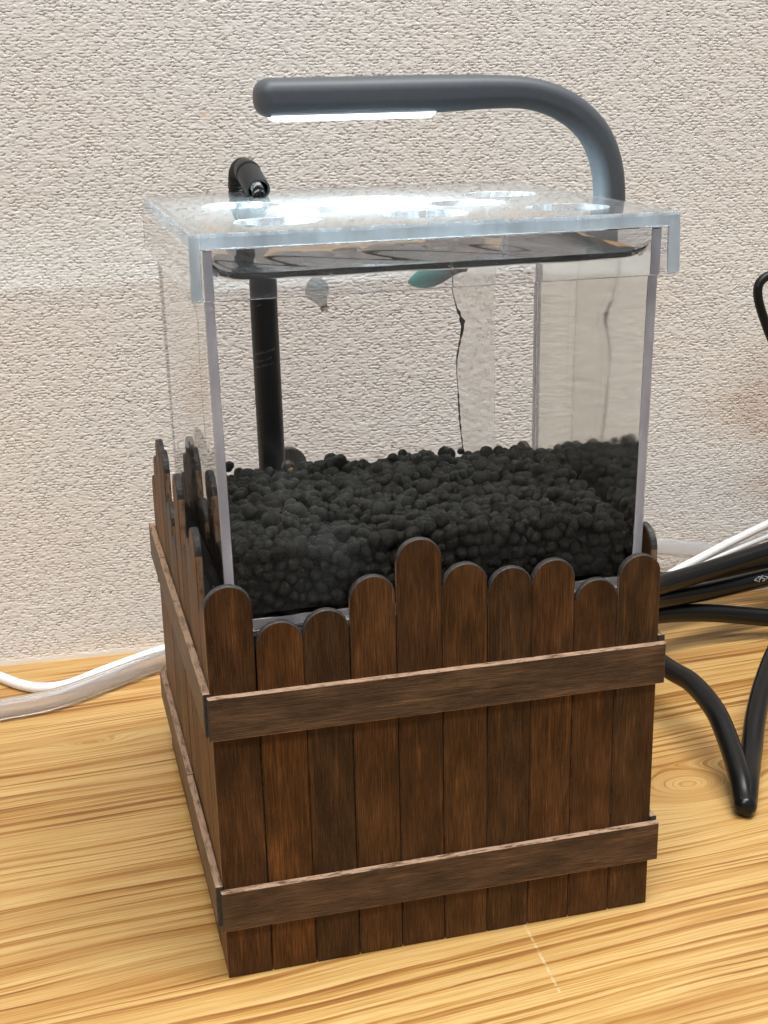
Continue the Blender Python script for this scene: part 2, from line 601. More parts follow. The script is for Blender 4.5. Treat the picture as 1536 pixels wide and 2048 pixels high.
def build_wall():
    xs = np.concatenate([[-650, -300, -150, -85], np.arange(-60, 246, 0.31), [260, 290, 340, 420, 700]])
    zs = np.concatenate([[-30, -1], np.arange(0, 219, 0.19), [235, 260, 320, 420, 600]])
    X, Z = np.meshgrid(xs, zs)
    x, z = X.ravel(), Z.ravel()
    pz, px = 0.92, 2.1                                        # row pitch and mean tuft length
    zz_ = z + 1.0 * (vnoise(x / 28, z / 9, 2) - 0.5) + 0.34 * (vnoise(x / 5.0, z / 2.4, 1) - 0.5)
    xx_ = x + 1.6 * (vnoise(x / 4.0, z / 1.1, 5) - 0.5)
    xx_ = xx_ + 0.35 * (vnoise(x / 0.9, z / 0.7, 19) - 0.5)
    zz_ = zz_ + 0.30 * (vnoise(x / 1.2, z / 0.8, 9) - 0.5)
    k0 = np.floor(zz_ / pz).astype(np.int64)
    t1, t2, t3, t4, t5 = (np.random.RandomState(40 + q).rand(256, 256).astype(np.float32) for q in range(5))
    rowoff = np.random.RandomState(3).rand(256) * 9.0
    rowlen = px * (0.75 + 0.7 * np.random.RandomState(4).rand(256))
    f1 = np.full(x.shape, 9.0, np.float32)
    f2 = np.full(x.shape, 9.0, np.float32)
    best = np.zeros(x.shape, np.float32)
    dzb = np.zeros(x.shape, np.float32)
    for dk in (-1, 0, 1):
        k = k0 + dk
        kk = k & 255
        L = rowlen[kk]
        uu = xx_ / L + rowoff[kk]
        a0 = np.floor(uu).astype(np.int64)
        for da in (-1, 0, 1):
            a = (a0 + da) & 255
            cx_ = (a0 + da + 0.5 + 0.75 * (t1[a, kk] - 0.5) - rowoff[kk]) * L
            cz_ = (k + 0.5 + 0.36 * (t2[a, kk] - 0.5)) * pz
            ddx, ddz = (xx_ - cx_), (zz_ - cz_)
            ddz = ddz + 0.16 * ddx * (t3[a, kk] - 0.25)          # tufts lie at a slight slant
            d = np.sqrt((ddx / (L * 0.92)) ** 2 + (ddz / pz) ** 2).astype(np.float32)
            nearer = d < f1
            f2 = np.where(nearer, f1, np.minimum(f2, d))
            best = np.where(nearer, t4[a, kk], best)
            dzb = np.where(nearer, ddz, dzb)
            f1 = np.where(nearer, d, f1)
    gap = np.exp(-((f2 - f1) / 0.15) ** 2)
    dash = np.clip((vnoise(x / 1.3, z / 0.8, 21) - 0.34) * 2.6, 0.04, 1)
    below = np.clip(0.55 - dzb / pz * 1.5, 0.15, 1.1)                # deepest under a tuft
    h = 0.10 * np.sqrt(np.clip(1 - (f1 / 0.85) ** 2, 0, 1)) + 0.07 * best
    h = h + 0.10 * (vnoise(x / 0.8, z / 0.42, 8) - 0.5) + 0.05 * (vnoise(x / 4.0, z / 2.0, 18) - 0.5)
    h = h - 0.54 * gap * dash * below
    edge = np.clip((z - 0.9) / 1.6, 0.12, 1)
    h = h * edge + 0.25 * (1 - edge)
    h[(x < -60.5) | (x > 246) | (z > 219) | (z < 0)] = 0.3
    nx, nz = len(xs), len(zs)
    co = np.empty((nx * nz, 3), np.float32)
    co[:, 0], co[:, 1], co[:, 2] = x * S, -h * S, z * S
    i = np.arange(nz - 1)[:, None] * nx + np.arange(nx - 1)[None, :]
    i = i.ravel()
    q = np.stack([i, i + 1, i + nx + 1, i + nx], 1).astype(np.int32)
    me = bpy.data.meshes.new('wall')
    me.vertices.add(len(co))
    me.vertices.foreach_set('co', co.ravel())
    me.loops.add(q.size)
    me.loops.foreach_set('vertex_index', q.ravel())
    me.polygons.add(len(q))
    me.polygons.foreach_set('loop_start', np.arange(0, q.size, 4, dtype=np.int32))
    me.polygons.foreach_set('loop_total', np.full(len(q), 4, np.int32))
    me.update(calc_edges=True)
    me.polygons.foreach_set('use_smooth', np.ones(len(q), bool))
    me.materials.append(make_wall())
    o = put('wall', me, None, (0, WY, 0), (0, 0, WYAW))
    tag(o, 'beige wall with tufted woven covering', None, None, 'structure')


build_wall()

# ------------------------------------------------------------------ planter of craft sticks
TH = 1.6


def stick_mesh(w, L, t, rounded=True, top=None):
    """x: width (centred), y: 0 (outer face) to t, z: 0 to L"""
    arc = top or w * 0.47
    h = w / 2
    pts, kind = [(-h, 0), (h, 0)], ['bot', 'side']
    if rounded:
        n = 14
        for i in range(n + 1):
            a = math.pi * i / n
            pts.append((h * math.cos(a), L - arc + arc * math.sin(a)))
            kind.append('arc' if i < n else 'side')
    else:
        pts += [(h, L), (-h, L)]
        kind += ['arc', 'side']
        kind[0] = 'arc'
    n = len(pts)
    cx, cz = 0, L / 2
    e = 0.22
    ins = []
    for (px, pz) in pts:
        ins.append((px * (1 - e / h), cz + (pz - cz) * (1 - e / (L / 2))))
    V = [(p[0], 0, p[1]) for p in ins] + [(p[0], e, p[1]) for p in pts] + [(p[0], t - e, p[1]) for p in pts] + [(p[0], t, p[1]) for p in ins]
    F, fm = [tuple(range(n)), tuple(3 * n + i for i in range(n))[::-1]], [0, 0]
    sl = {'bot': 0, 'side': 2, 'arc': 1}
    for lv in range(3):
        for i in range(n):
            j = (i + 1) % n
            F.append((lv * n + j, lv * n + i, (lv + 1) * n + i, (lv + 1) * n + j))
            fm.append(sl[kind[i]] if lv > 0 or kind[i] == 'arc' else (2 if kind[i] == 'side' and not rounded else 0))
    me = make_mesh('stick', V, F, [M_STICK, M_BURNT, M_EDGE if not rounded else M_SIDE], fm)
    return fix_normals(me)


planter = thing('planter_box', (0, 0, 0), 'dark brown planter box fenced with round topped craft sticks, standing on the table', 'planter')
BROWN = [(0.075, 0.040, 0.021), (0.105, 0.052, 0.022), (0.060, 0.035, 0.020), (0.098, 0.052, 0.025), (0.082, 0.044, 0.023),
         (0.100, 0.054, 0.026), (0.070, 0.040, 0.022), (0.096, 0.050, 0.024), (0.088, 0.047, 0.024), (0.080, 0.047, 0.027)]
BROWN = [(a * 0.93, b * 0.74, c * 0.50) for a, b, c in BROWN]


def add_stick(L, loc, rz, color, w=9.75, tilt=0.0):
    o = put('stick', stick_mesh(w, L, TH), planter, loc, (0, tilt, rz))
    o.color = (*color, 1)
    return o


front_h = [91.7, 82.8, 84.2, 90.4, 97.4, 90.9, 88.9, 89.5, 83.9, 88.3]
for i, hh in enumerate(front_h):
    x = 5.5 + 9.99 * i + R.uniform(-0.05, 0.05)
    o = add_stick(hh, (x, R.uniform(-0.08, 0.08), 0), 0, BROWN[i], 9.72 + R.uniform(-0.06, 0.06), R.uniform(-0.003, 0.003))
left_h = [85.4, 99.0, 93.4, 88.0, 102.2, 84.0, 89.4, 100.0, 100.3, 93.2, 85.0]
for i, hh in enumerate(left_h):
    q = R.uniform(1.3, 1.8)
    c = tuple(v * q * k for v, k in zip(BROWN[(i * 3 + 1) % 10], (0.95, 1.08, 1.2)))  # left fence coloured lighter to hold the extra light on that side
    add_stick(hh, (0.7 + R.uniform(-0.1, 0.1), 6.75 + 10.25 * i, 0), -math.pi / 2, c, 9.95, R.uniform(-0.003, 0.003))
right_h = [93.0, 84.0, 90.0, 86.0, 81.0, 88.0, 92.0, 85.0, 80.0, 87.0, 93.0]
for i, hh in enumerate(right_h):
    add_stick(hh, (100.4, 6.75 + 10.25 * i, 0), math.pi / 2, BROWN[(i * 7 + 4) % 10], 9.95, R.uniform(-0.003, 0.003))
back_h = [70, 72, 74, 95.2, 71, 69, 73, 70, 72, 75]
for i, hh in enumerate(back_h[:]):
    c = BROWN[(i * 3) % 10]
    if i == 3:
        c = (0.16, 0.145, 0.13)
    add_stick(hh, (6.2 + 9.8 * i, 115.9, 0), math.pi, c, 9.6, R.uniform(-0.003, 0.003))


def add_rail(p0, p1, zc0, zc1, rz, color, wd=9.7):
    """p0,p1: (x, y) of the two ends of the outer face; the rail's width runs up"""
    L = math.hypot(p1[0] - p0[0], p1[1] - p0[1])
    me = stick_mesh(wd, L, TH, False)
    o = bpy.data.objects.new('rail', me)
    col.objects.link(o)
    o.parent = planter
    ax = Vector((p1[0] - p0[0], p1[1] - p0[1], zc1 - zc0)).normalized()
    nrm_in = Vector((-ax.y, ax.x, 0)).normalized()
    xx = nrm_in.cross(ax)
    m = Matrix((xx, nrm_in, ax)).transposed().to_4x4()
    m.translation = Vector((p0[0], p0[1], zc0)) * S
    o.matrix_local = m
    o.color = (*color, 1)
    return o


RC = (0.094, 0.052, 0.027)
add_rail((-0.3, -1.62), (101.6, -1.62), 63.4, 62.55, 0, RC)
add_rail((-0.1, -1.62), (101.9, -1.62), 17.75, 17.35, 0, (0.089, 0.049, 0.026))
# left side: each rail is two pieces butted end to end
LC = (0.13, 0.082, 0.050)  # rails here painted paler too, for the light this side catches
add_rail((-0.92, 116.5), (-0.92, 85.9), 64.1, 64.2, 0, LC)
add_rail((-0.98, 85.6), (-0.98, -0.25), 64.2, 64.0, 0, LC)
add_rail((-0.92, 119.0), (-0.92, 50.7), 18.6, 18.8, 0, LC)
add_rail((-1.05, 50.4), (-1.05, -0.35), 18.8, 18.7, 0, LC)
add_rail((102.02, -0.1), (102.02, 116), 64.0, 64.0, 0, RC)
add_rail((102.02, -0.1), (102.02, 116), 18.4, 18.4, 0, RC)
add_rail((101.0, 117.55), (0.5, 117.55), 56.0, 56.0, 0, RC)


def box_mesh(x0, x1, y0, y1, z0, z1, mat):
    V = [(x0, y0, z0), (x1, y0, z0), (x1, y1, z0), (x0, y1, z0), (x0, y0, z1), (x1, y0, z1), (x1, y1, z1), (x0, y1, z1)]
    F = [(3, 2, 1, 0), (4, 5, 6, 7), (0, 1, 5, 4), (1, 2, 6, 5), (2, 3, 7, 6), (3, 0, 4, 7)]
    return make_mesh('board', V, F, mat)


put('inner_shelf', box_mesh(2.6, 98.4, 2.2, 99.0, 76.6, 79.4, M_INNER), planter)

# ------------------------------------------------------------------ tank body (one moulded acrylic box, slightly tapered)
CX, CY = 51.65, 49.5


def rrect(x0, x1, y0, y1, r, z, n=4):
    out = []
    for (cx_, cy_, a0) in ((x1 - r, y0 + r, -90), (x1 - r, y1 - r, 0), (x0 + r, y1 - r, 90), (x0 + r, y0 + r, 180)):
        for k in range(n + 1):
            a = rad(a0 + 90 * k / n)
            out.append((cx_ + r * math.cos(a), cy_ + r * math.sin(a), z))
    return out


def half(z):
    return 46.02 + 0.93 * (z - 80.0) / 78.0


def ring(z, inset, r):
    h = half(z)
    return rrect(CX - h + inset, CX + h - inset, CY - h + 0.35 + inset, CY + h - 0.35 - inset, r, z)


WT = 2.0
WL = 150.9                                           # water level; the surface climbs the walls in a meniscus
NW = 76
_d = np.linspace(-1, 1, NW)
DW = np.sign(_d) * (1 - (1 - np.abs(_d)) ** 1.9)
RING = [i for i in range(NW)] + [j * NW + NW - 1 for j in range(1, NW)] + [(NW - 1) * NW + i for i in range(NW - 2, -1, -1)] + [j * NW for j in range(NW - 2, 0, -1)]


def inner_pt(k, z):
    h = half(z) - WT
    return (CX + DW[k % NW] * h, CY + DW[k // NW] * (h - 0.35), z)


def water_z(i, j):
    ex, ey = (1 - abs(DW[i])) * 44.6, (1 - abs(DW[j])) * 44.2
    return WL + 2.1 * math.exp(-ex / 2.0) + 2.1 * math.exp(-ey / 2.0) + 0.05 * math.sin(i * 0.5 + j * 0.37)


tank = thing('fish_tank', (CX, CY, 79.45), 'small clear acrylic cube tank of water set into the stick planter', 'fish tank')


def tank_body():
    bm = bmesh.new()
    loops = [ring(79.45, 0.6, 0.8), ring(79.62, 0.18, 1.0), ring(80.05, 0.0, 1.1), ring(157.7, 0.0, 1.1), ring(157.95, 0.25, 0.9)]
    vl = [[bm.verts.new(p) for p in l] for l in loops]
    n = len(vl[0])
    bm.faces.new(vl[0][::-1])
    for a in range(len(vl) - 1):
        for k in range(n):
            k2 = (k + 1) % n
            bm.faces.new((vl[a][k], vl[a][k2], vl[a + 1][k2], vl[a + 1][k]))
    rim = [bm.verts.new(inner_pt(k, 157.95)) for k in RING]
    dry = [bm.verts.new(inner_pt(k, water_z(k % NW, k // NW))) for k in RING]
    m = len(rim)
    es = [bm.edges.new((rim[k], rim[(k + 1) % m])) for k in range(m)]
    es += [bm.edges.get((vl[-1][k], vl[-1][(k + 1) % n])) for k in range(n)]
    for k in range(m):
        k2 = (k + 1) % m
        bm.faces.new((rim[k], rim[k2], dry[k2], dry[k]))
    bmesh.ops.triangle_fill(bm, use_beauty=True, use_dissolve=False, edges=es)
    bmesh.ops.recalc_face_normals(bm, faces=bm.faces)
    bmesh.ops.translate(bm, verts=bm.verts, vec=(-CX, -CY, -79.45))
    bmesh.ops.scale(bm, verts=bm.verts, vec=(S, S, S))
    me = bpy.data.meshes.new('tank_body')
    for f in bm.faces:
        f.smooth = True
    bm.to_mesh(me)
    bm.free()
    me.materials.append(M_ACRYLIC)
    me.set_sharp_from_angle(angle=rad(8))
    put('tank_body', me, tank)


tank_body()


def tk(x, y, z):
    return (x - CX, y - CY, z - 79.45)


def slab(pts, dv):
    """thin closed sheet: four corners pushed apart by dv"""
    a = [tuple(p[i] - dv[i] / 2 for i in range(3)) for p in pts]
    b = [tuple(p[i] + dv[i] / 2 for i in range(3)) for p in pts]
    return a + b, [(3, 2, 1, 0), (4, 5, 6, 7), (0, 1, 5, 4), (1, 2, 6, 5), (2, 3, 7, 6), (3, 0, 4, 7)]


# the frosted sawn edges of the side sheets, glued behind the front sheet and before the back sheet
for sx in (-1, 1):
    for sy in (-1, 1):
        P = []
        for z, fl in ((80.6, 0), (80.6, 1), (157.4, 1), (157.4, 0)):
            h = half(z)
            xo, xi = h - 0.18, h - WT + 0.06
            P.append(tk(CX + sx * (xi if fl else xo), CY + sy * (h - 0.35 - WT + 0.12), z))
        V, F = slab(P, (0, 0.06, 0))
        me = make_mesh('glue_joint', V, F, M_JOINT)
        fix_normals(me)
        put('glue_joint', me, tank)

h = half(80.8)
V, F = slab([tk(CX - h + 0.5, CY - h + 0.35 + WT - 0.12, 79.75), tk(CX + h - 0.5, CY - h + 0.35 + WT - 0.12, 79.75),
             tk(CX + h - 0.5, CY - h + 0.35 + WT - 0.12, 81.85), tk(CX - h + 0.5, CY - h + 0.35 + WT - 0.12, 81.85)], (0, 0.06, 0))
me = make_mesh('base_joint', V, F, M_JOINT)
fix_normals(me)
put('base_joint', me, tank)

# bluish reflection haze painted as a film on the front sheet, plus dried specks
t = NT('painted reflection haze with dried specks')
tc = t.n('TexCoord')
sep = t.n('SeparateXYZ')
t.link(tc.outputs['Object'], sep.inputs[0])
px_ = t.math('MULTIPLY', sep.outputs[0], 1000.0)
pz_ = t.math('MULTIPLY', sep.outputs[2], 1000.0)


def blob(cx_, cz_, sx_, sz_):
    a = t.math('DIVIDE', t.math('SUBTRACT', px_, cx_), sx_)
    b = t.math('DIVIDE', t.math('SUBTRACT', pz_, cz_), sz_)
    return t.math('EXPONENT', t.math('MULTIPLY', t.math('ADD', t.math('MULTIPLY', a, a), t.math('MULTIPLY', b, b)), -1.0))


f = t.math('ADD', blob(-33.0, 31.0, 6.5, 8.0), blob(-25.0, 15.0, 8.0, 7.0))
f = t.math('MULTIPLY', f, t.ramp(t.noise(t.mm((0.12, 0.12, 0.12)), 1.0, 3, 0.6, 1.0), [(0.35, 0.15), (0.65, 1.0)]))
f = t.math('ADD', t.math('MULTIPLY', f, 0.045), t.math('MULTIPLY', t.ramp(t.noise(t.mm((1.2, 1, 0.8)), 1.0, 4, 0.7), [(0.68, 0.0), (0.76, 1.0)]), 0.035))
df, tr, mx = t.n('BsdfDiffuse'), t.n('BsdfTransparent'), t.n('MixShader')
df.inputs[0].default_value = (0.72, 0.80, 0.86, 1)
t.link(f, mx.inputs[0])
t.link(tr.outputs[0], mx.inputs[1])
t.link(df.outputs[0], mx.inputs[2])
M_HAZE_SPECKS = t.done(mx.outputs[0])
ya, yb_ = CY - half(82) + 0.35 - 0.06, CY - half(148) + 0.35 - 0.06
me = make_mesh('reflection_haze_specks', [tk(CX - 44, ya, 82), tk(CX + 44, ya, 82), tk(CX + 44, yb_, 147), tk(CX - 44, yb_, 147)], [(0, 1, 2, 3)], M_HAZE_SPECKS)
put('reflection_haze_specks', me, tank)

# wrinkled strip of clear film on the outside of the back wall, with a dark glue line down its left edge
yb = CY + half(110) - 0.35 + 0.5
zz = [152 - i * (152 - 84) / 60 for i in range(61)]
GLUE = [(152, 75.0), (143, 75.2), (137, 75.4), (133, 76.4), (129.5, 77.8), (127.5, 78.0), (124, 77.2), (120, 76.4), (116, 76.3), (112, 76.6), (104, 76.9), (97, 77.6), (84, 78.0)]


def glue_x(z):
    for (za, xa), (zb_, xb) in zip(GLUE, GLUE[1:]):
        if za >= z >= zb_:
            return xa + (xb - xa) * (za - z) / (za - zb_)
    return GLUE[-1][1]

V, F = [], []
for i, z in enumerate(zz):
    yb = CY + half(z) - 0.35
    xl = glue_x(z)
    for x, y in ((xl, yb + 0.06), (86.3, yb + 0.06), (86.3, yb + 0.4), (xl, yb + 0.4)):
        V.append(tk(x, y, z))
for i in range(60):
    for k in range(4):
        F.append((4 * i + k, 4 * i + (k + 1) % 4, 4 * i + 4 + (k + 1) % 4, 4 * i + 4 + k))
F += [(0, 1, 2, 3), (240, 243, 242, 241)]
me = make_mesh('clear_film', V, F, M_FILM)
fix_normals(me)
put('clear_film', me, tank)
V, F = [], []
for i, z in enumerate(zz):
    yb = CY + half(z) - 0.35
    xl = glue_x(z)
    q = (152 - z) / 68
    wd = 0.16 + 1.25 * math.exp(-((z - 129.0) / 3.2) ** 2) + 0.35 * math.exp(-((z - 122) / 3) ** 2) + 0.3 * math.exp(-((z - 105) / 9) ** 2)
    wd *= 0.7 + 0.4 * math.sin(z * 2.3)
    if 112 < z < 116 or 99 < z < 101:
        wd = 0.04
    for x, y in ((xl - wd * 0.4, yb + 0.42), (xl + wd * 0.6, yb + 0.42), (xl + wd * 0.6, yb + 0.75), (xl - wd * 0.4, yb + 0.75)):
        V.append(tk(x, y, z))
F = []
for i in range(60):
    for k in range(4):
        F.append((4 * i + k, 4 * i + (k + 1) % 4, 4 * i + 4 + (k + 1) % 4, 4 * i + 4 + k))
F += [(0, 1, 2, 3), (240, 243, 242, 241)]
me = make_mesh('glue_line', V, F, M_CRACK)
fix_normals(me)
put('glue_line', me, tank)

# ------------------------------------------------------------------ water with a meniscus climbing the walls


def water():
    V, F, fm = [], [], []
    for j in range(NW):
        for i in range(NW):
            V.append(inner_pt(j * NW + i, water_z(i, j)))
    for j in range(NW - 1):
        for i in range(NW - 1):
            a = j * NW + i
            F.append((a, a + 1, a + NW + 1, a + NW))
            fm.append(0)
    o = len(V)
    V += [inner_pt(k, 81.95) for k in RING]
    m = len(RING)
    for k in range(m):
        k2 = (k + 1) % m
        F.append((RING[k2], RING[k], o + k, o + k2))
        right = RING[k] % NW == NW - 1 and RING[k2] % NW == NW - 1
        fm.append(2 if right else 1)
    F.append(tuple(o + k for k in range(m))[::-1])
    fm.append(1)
    me = make_mesh('water', V, F, [M_WATER, M_WETWALL, M_SMEAR], fm, smooth=True, sharp=30)
    fix_normals(me)
    tag(put('water', me), 'clear water filling the acrylic tank', None, None, 'structure')


water()

# ------------------------------------------------------------------ lid with round holes
LX0, LX1, LY0, LY1, LZT, LZP, LZB = 2.35, 101.75, 0.35, 97.9, 161.0, 158.0, 148.4
HOLES = [(22.3, 18.6), (53.4, 19.4), (84.6, 19.2), (37.2, 39.6), (68.8, 40.1), (21.3, 59.0), (52.4, 59.5), (83.1, 58.4)]
HR = 8.7


def lid():
    bm = bmesh.new()

    def loop(pts):
        vs = [bm.verts.new(p) for p in pts]
        es = [bm.edges.new((vs[i], vs[(i + 1) % len(vs)])) for i in range(len(vs))]
        return vs, es

    def bridge(a, b, mi, sm=True):
        for i in range(len(a)):
            j = (i + 1) % len(a)
            f = bm.faces.new((a[i], a[j], b[j], b[i]))
            f.material_index = mi
            f.smooth = sm

    def outer(z, ins, dr=0.0):
        fl = (LZT - z) / (LZT - LZB) * 0.25          # mould draft: a little wider at the rim
        return rrect(LX0 + ins - fl, LX1 - ins + fl, LY0 + ins - fl, LY1 - ins + fl, 1.3 - dr, z)

    top, e_top = loop(outer(LZT, 0.7, 0.5))
    a, _ = loop(outer(LZT - 0.2, 0.22, 0.15))
    b, _ = loop(outer(LZT - 0.7, 0.0))
    c, _ = loop(outer(LZB + 0.2, 0.0))
    d, _ = loop(outer(LZB, 0.3, 0.2))
    g, _ = loop(rrect(LX0 + 1.95, LX1 - 1.95, LY0 + 1.95, LY1 - 1.95, 0.6, LZB))
    ceil, e_ceil = loop(rrect(LX0 + 2.15, LX1 - 2.15, LY0 + 2.15, LY1 - 2.15, 0.6, LZP))
    for p, q, mi in ((top, a, 2), (a, b, 2), (b, c, 0), (c, d, 2), (d, g, 2), (g, ceil, 0)):
        bridge(p, q, mi)
    et, ec = list(e_top), list(e_ceil)
    for hx, hy in HOLES:
        nseg = 48
        circ = lambda z, r: [(hx + r * math.cos(2 * math.pi * k / nseg), hy + r * math.sin(2 * math.pi * k / nseg), z) for k in range(nseg)]
        h1, e1 = loop(circ(LZT, HR + 0.12))
        h2, _ = loop(circ(LZT - 0.15, HR))
        h3, e3 = loop(circ(LZP, HR))
        bridge(h1, h2, 2)
        bridge(h2, h3, 2)
        et += e1
        ec += e3
    r1 = bmesh.ops.triangle_fill(bm, use_beauty=True, use_dissolve=False, edges=et)
    r2 = bmesh.ops.triangle_fill(bm, use_beauty=True, use_dissolve=False, edges=ec)
    for q in r1['geom'] + r2['geom']:
        if isinstance(q, bmesh.types.BMFace):
            q.material_index = 1
    bmesh.ops.recalc_face_normals(bm, faces=bm.faces)
    me = bpy.data.meshes.new('tank_lid')
    bmesh.ops.translate(bm, verts=bm.verts, vec=(-CX, -CY, -LZB))
    bmesh.ops.scale(bm, verts=bm.verts, vec=(S, S, S))
    bm.to_mesh(me)
    bm.free()
    for m in (M_LID, M_FOG, M_EDGEGLOW):
        me.materials.append(m)
    me.set_sharp_from_angle(angle=rad(8))
    t = thing('tank_lid', (CX, CY, LZB), 'clear acrylic lid with round holes capping the tank under the lamp', 'lid')
    put('lid_body', me, t)
    q = lambda x, y, z: (x - CX, y - CY, z - LZB)
    yj, xj0, xj1 = LY0 + 1.75, LX0 + 2.0, LX1 - 2.4
    sheets = [
        ([q(xj0, yj, LZP + 0.15), q(xj1, yj, LZP + 0.15), q(xj1, yj, LZT - 0.15), q(xj0, yj, LZT - 0.15)], (0, 0.05, 0)),
        ([q(xj0 - 0.1, LY0 + 2.4, LZP + 0.15), q(xj0 - 0.1, LY1 - 1.0, LZP + 0.15), q(xj0 - 0.1, LY1 - 1.0, LZT - 0.15), q(xj0 - 0.1, LY0 + 2.4, LZT - 0.15)], (0.05, 0, 0)),
        ([q(LX0 + 0.15, yj, LZB + 0.25), q(LX0 + 1.93, yj, LZB + 0.25), q(LX0 + 1.93, yj, LZT - 0.3), q(LX0 + 0.15, yj, LZT - 0.3)], (0, 0.05, 0)),
        ([q(LX1 - 0.15, yj, LZB + 0.25), q(LX1 - 2.35, yj, LZB + 0.25), q(LX1 - 2.35, yj, LZT - 0.3), q(LX1 - 0.15, yj, LZT - 0.3)], (0, 0.05, 0)),
    ]
    for P, dv in sheets:
        V, F = slab(P, dv)
        m2 = make_mesh('glue_joint', V, F, M_JOINT_LID)
        fix_normals(m2)
        put('glue_joint', m2, t)


lid()

# ------------------------------------------------------------------ bed of soil pellets
soil = thing('soil_bed', (CX, CY, 82.1), 'thick bed of black round soil pellets on the tank floor', 'aquarium soil')


def soil_bed():
    shapes = []
    for s in range(8):
        bm = bmesh.new()
        bmesh.ops.create_icosphere(bm, subdivisions=2, radius=1.0)
        rr = random.Random(100 + s)
        ph = [rr.uniform(0, 6) for _ in range(6)]
        for v in bm.verts:
            x, y, z = v.co
            k = 1 + 0.085 * math.sin(2.3 * x + ph[0]) + 0.08 * math.sin(2.6 * y + ph[1]) + 0.07 * math.sin(2.4 * z + ph[2]) + rr.uniform(-0.05, 0.05)
            v.co *= k * S
        me = bpy.data.meshes.new('pellet')
        for f in bm.faces:
            f.smooth = True
        bm.to_mesh(me)
        bm.free()
        me.materials.append(M_SOIL)
        shapes.append(me)
    pts = []
    x0, x1, y0, y1 = CX - 43.6, CX + 43.6, CY - 43.2, CY + 43.2
    sp = 2.68
    def topz(x, y):
        q = 94.6 + 0.9 * math.sin(x * 0.11 + 1.0) * math.sin(y * 0.09 + 0.5) + 0.5 * math.sin(x * 0.31 + y * 0.23)
        q += 3.0 * math.exp(-((x - 41) / 4) ** 2 - ((y - 88) / 5) ** 2)
        q += 1.6 * math.exp(-((x - 92) / 9) ** 2 - ((y - 70) / 16) ** 2)
        return q
    ny = int((y1 - y0) / (sp * 0.9))
    nx = int((x1 - x0) / sp)
    for lay in range(5):
        for j in range(ny + 1):
            for i in range(nx + 1):
                x = x0 + 1.6 + (x1 - x0 - 3.2) * (i + 0.5 * ((j + lay) % 2) - 0.25) / nx
                y = y0 + 1.6 + (y1 - y0 - 3.2) * j / ny
                rim = i < 1 or i > nx - 1 or j < 1 or j > ny - 1
                if lay > 1 and not rim:
                    continue
                r = min(max(R.gauss(1.48, 0.30), 0.95), 2.2)
                x += R.uniform(-0.75, 0.75)
                y += R.uniform(-0.75, 0.75)
                z = topz(x, y) - lay * 2.55 + R.uniform(-0.8, 0.8)
                if lay == 0 and R.random() < 0.25:
                    z += R.uniform(0.7, 1.9)
                x = min(max(x, x0 + r * 1.22), x1 - r * 1.22)
                y = min(max(y, y0 + r * 1.22), y1 - r * 1.22)
                if z < 82.3 + r * 1.2:
                    z = 82.3 + r * 1.2
                pts.append((x, y, z, r, lay))
    # the 300 that show largest: upper layer, nearest the front glass
    vis = sorted((p for p in pts if p[4] == 0 or (p[4] < 4 and p[1] < y0 + 5)), key=lambda p: p[1] * 0.8 - p[3] * 6)
    single = vis[:300]
    chosen = set(single)
    rest = [p for p in pts if p not in chosen]
    for (x, y, z, r, _) in single:
        o = put('pellet', R.choice(shapes), soil, (x - CX, y - CY, z - 82.1), (R.uniform(0, 6), R.uniform(0, 6), R.uniform(0, 6)))
        o.scale = (r, r, r * R.uniform(0.85, 1.0))
    vs, fs, base = [], [], 0
    data = []
    for me in shapes:
        data.append((np.array([v.co[:] for v in me.vertices]), np.array([p.vertices[:] for p in me.polygons])))
    for (x, y, z, r, _) in rest:
        c, f = R.choice(data)
        m = np.array(Matrix.Rotation(R.uniform(0, 6), 3, Vector((R.random(), R.random(), 1)).normalized()))
        vs.append((c @ m.T) * r + np.array([(x - CX) * S, (y - CY) * S, (z - 82.1) * S]))
        fs.append(f + base)
        base += len(c)
    vs = np.concatenate(vs)
    fs = np.concatenate(fs)
    me = bpy.data.meshes.new('pellets')
    me.from_pydata(vs.tolist(), [], fs.tolist())
    me.polygons.foreach_set('use_smooth', [True] * len(me.polygons))
    me.materials.append(M_SOIL)
    o = put('loose_soil', me, soil)
    o['kind'] = 'stuff'
    b = make_mesh('soil_core', *(lambda m: ([tuple(c / S for c in v.co) for v in m.vertices], [tuple(p.vertices) for p in m.polygons]))(
        box_mesh(x0 + 2.2 - CX, x1 - 2.2 - CX, y0 + 2.2 - CY, y1 - 2.2 - CY, 0.2, 9.2, M_SOIL)), M_SOIL)
    put('soil_core', b, soil)


soil_bed()

# a dark glossy bead with an amber patch lying on the soil
bead = thing('bead', (30.6, 88.0, 97.0), 'tiny glossy dark bead with an amber patch, lying on the soil beside the pipe', 'bead')
bm = bmesh.new()
bmesh.ops.create_uvsphere(bm, u_segments=20, v_segments=12, radius=1.55 * S)
for f in bm.faces:
    f.smooth = True
me = bpy.data.meshes.new('shell')
bm.to_mesh(me)
bm.free()
me.materials.append(M_BEAD)
put('shell', me, bead)
bm = bmesh.new()
bmesh.ops.create_uvsphere(bm, u_segments=12, v_segments=8, radius=0.62 * S)
me = bpy.data.meshes.new('patch')
bm.to_mesh(me)
bm.free()
me.materials.append(M_YELLOW)
o = put('amber_patch', me, bead, (0.35, -1.1, -0.55))
o.scale = (1.3, 0.8, 0.9)


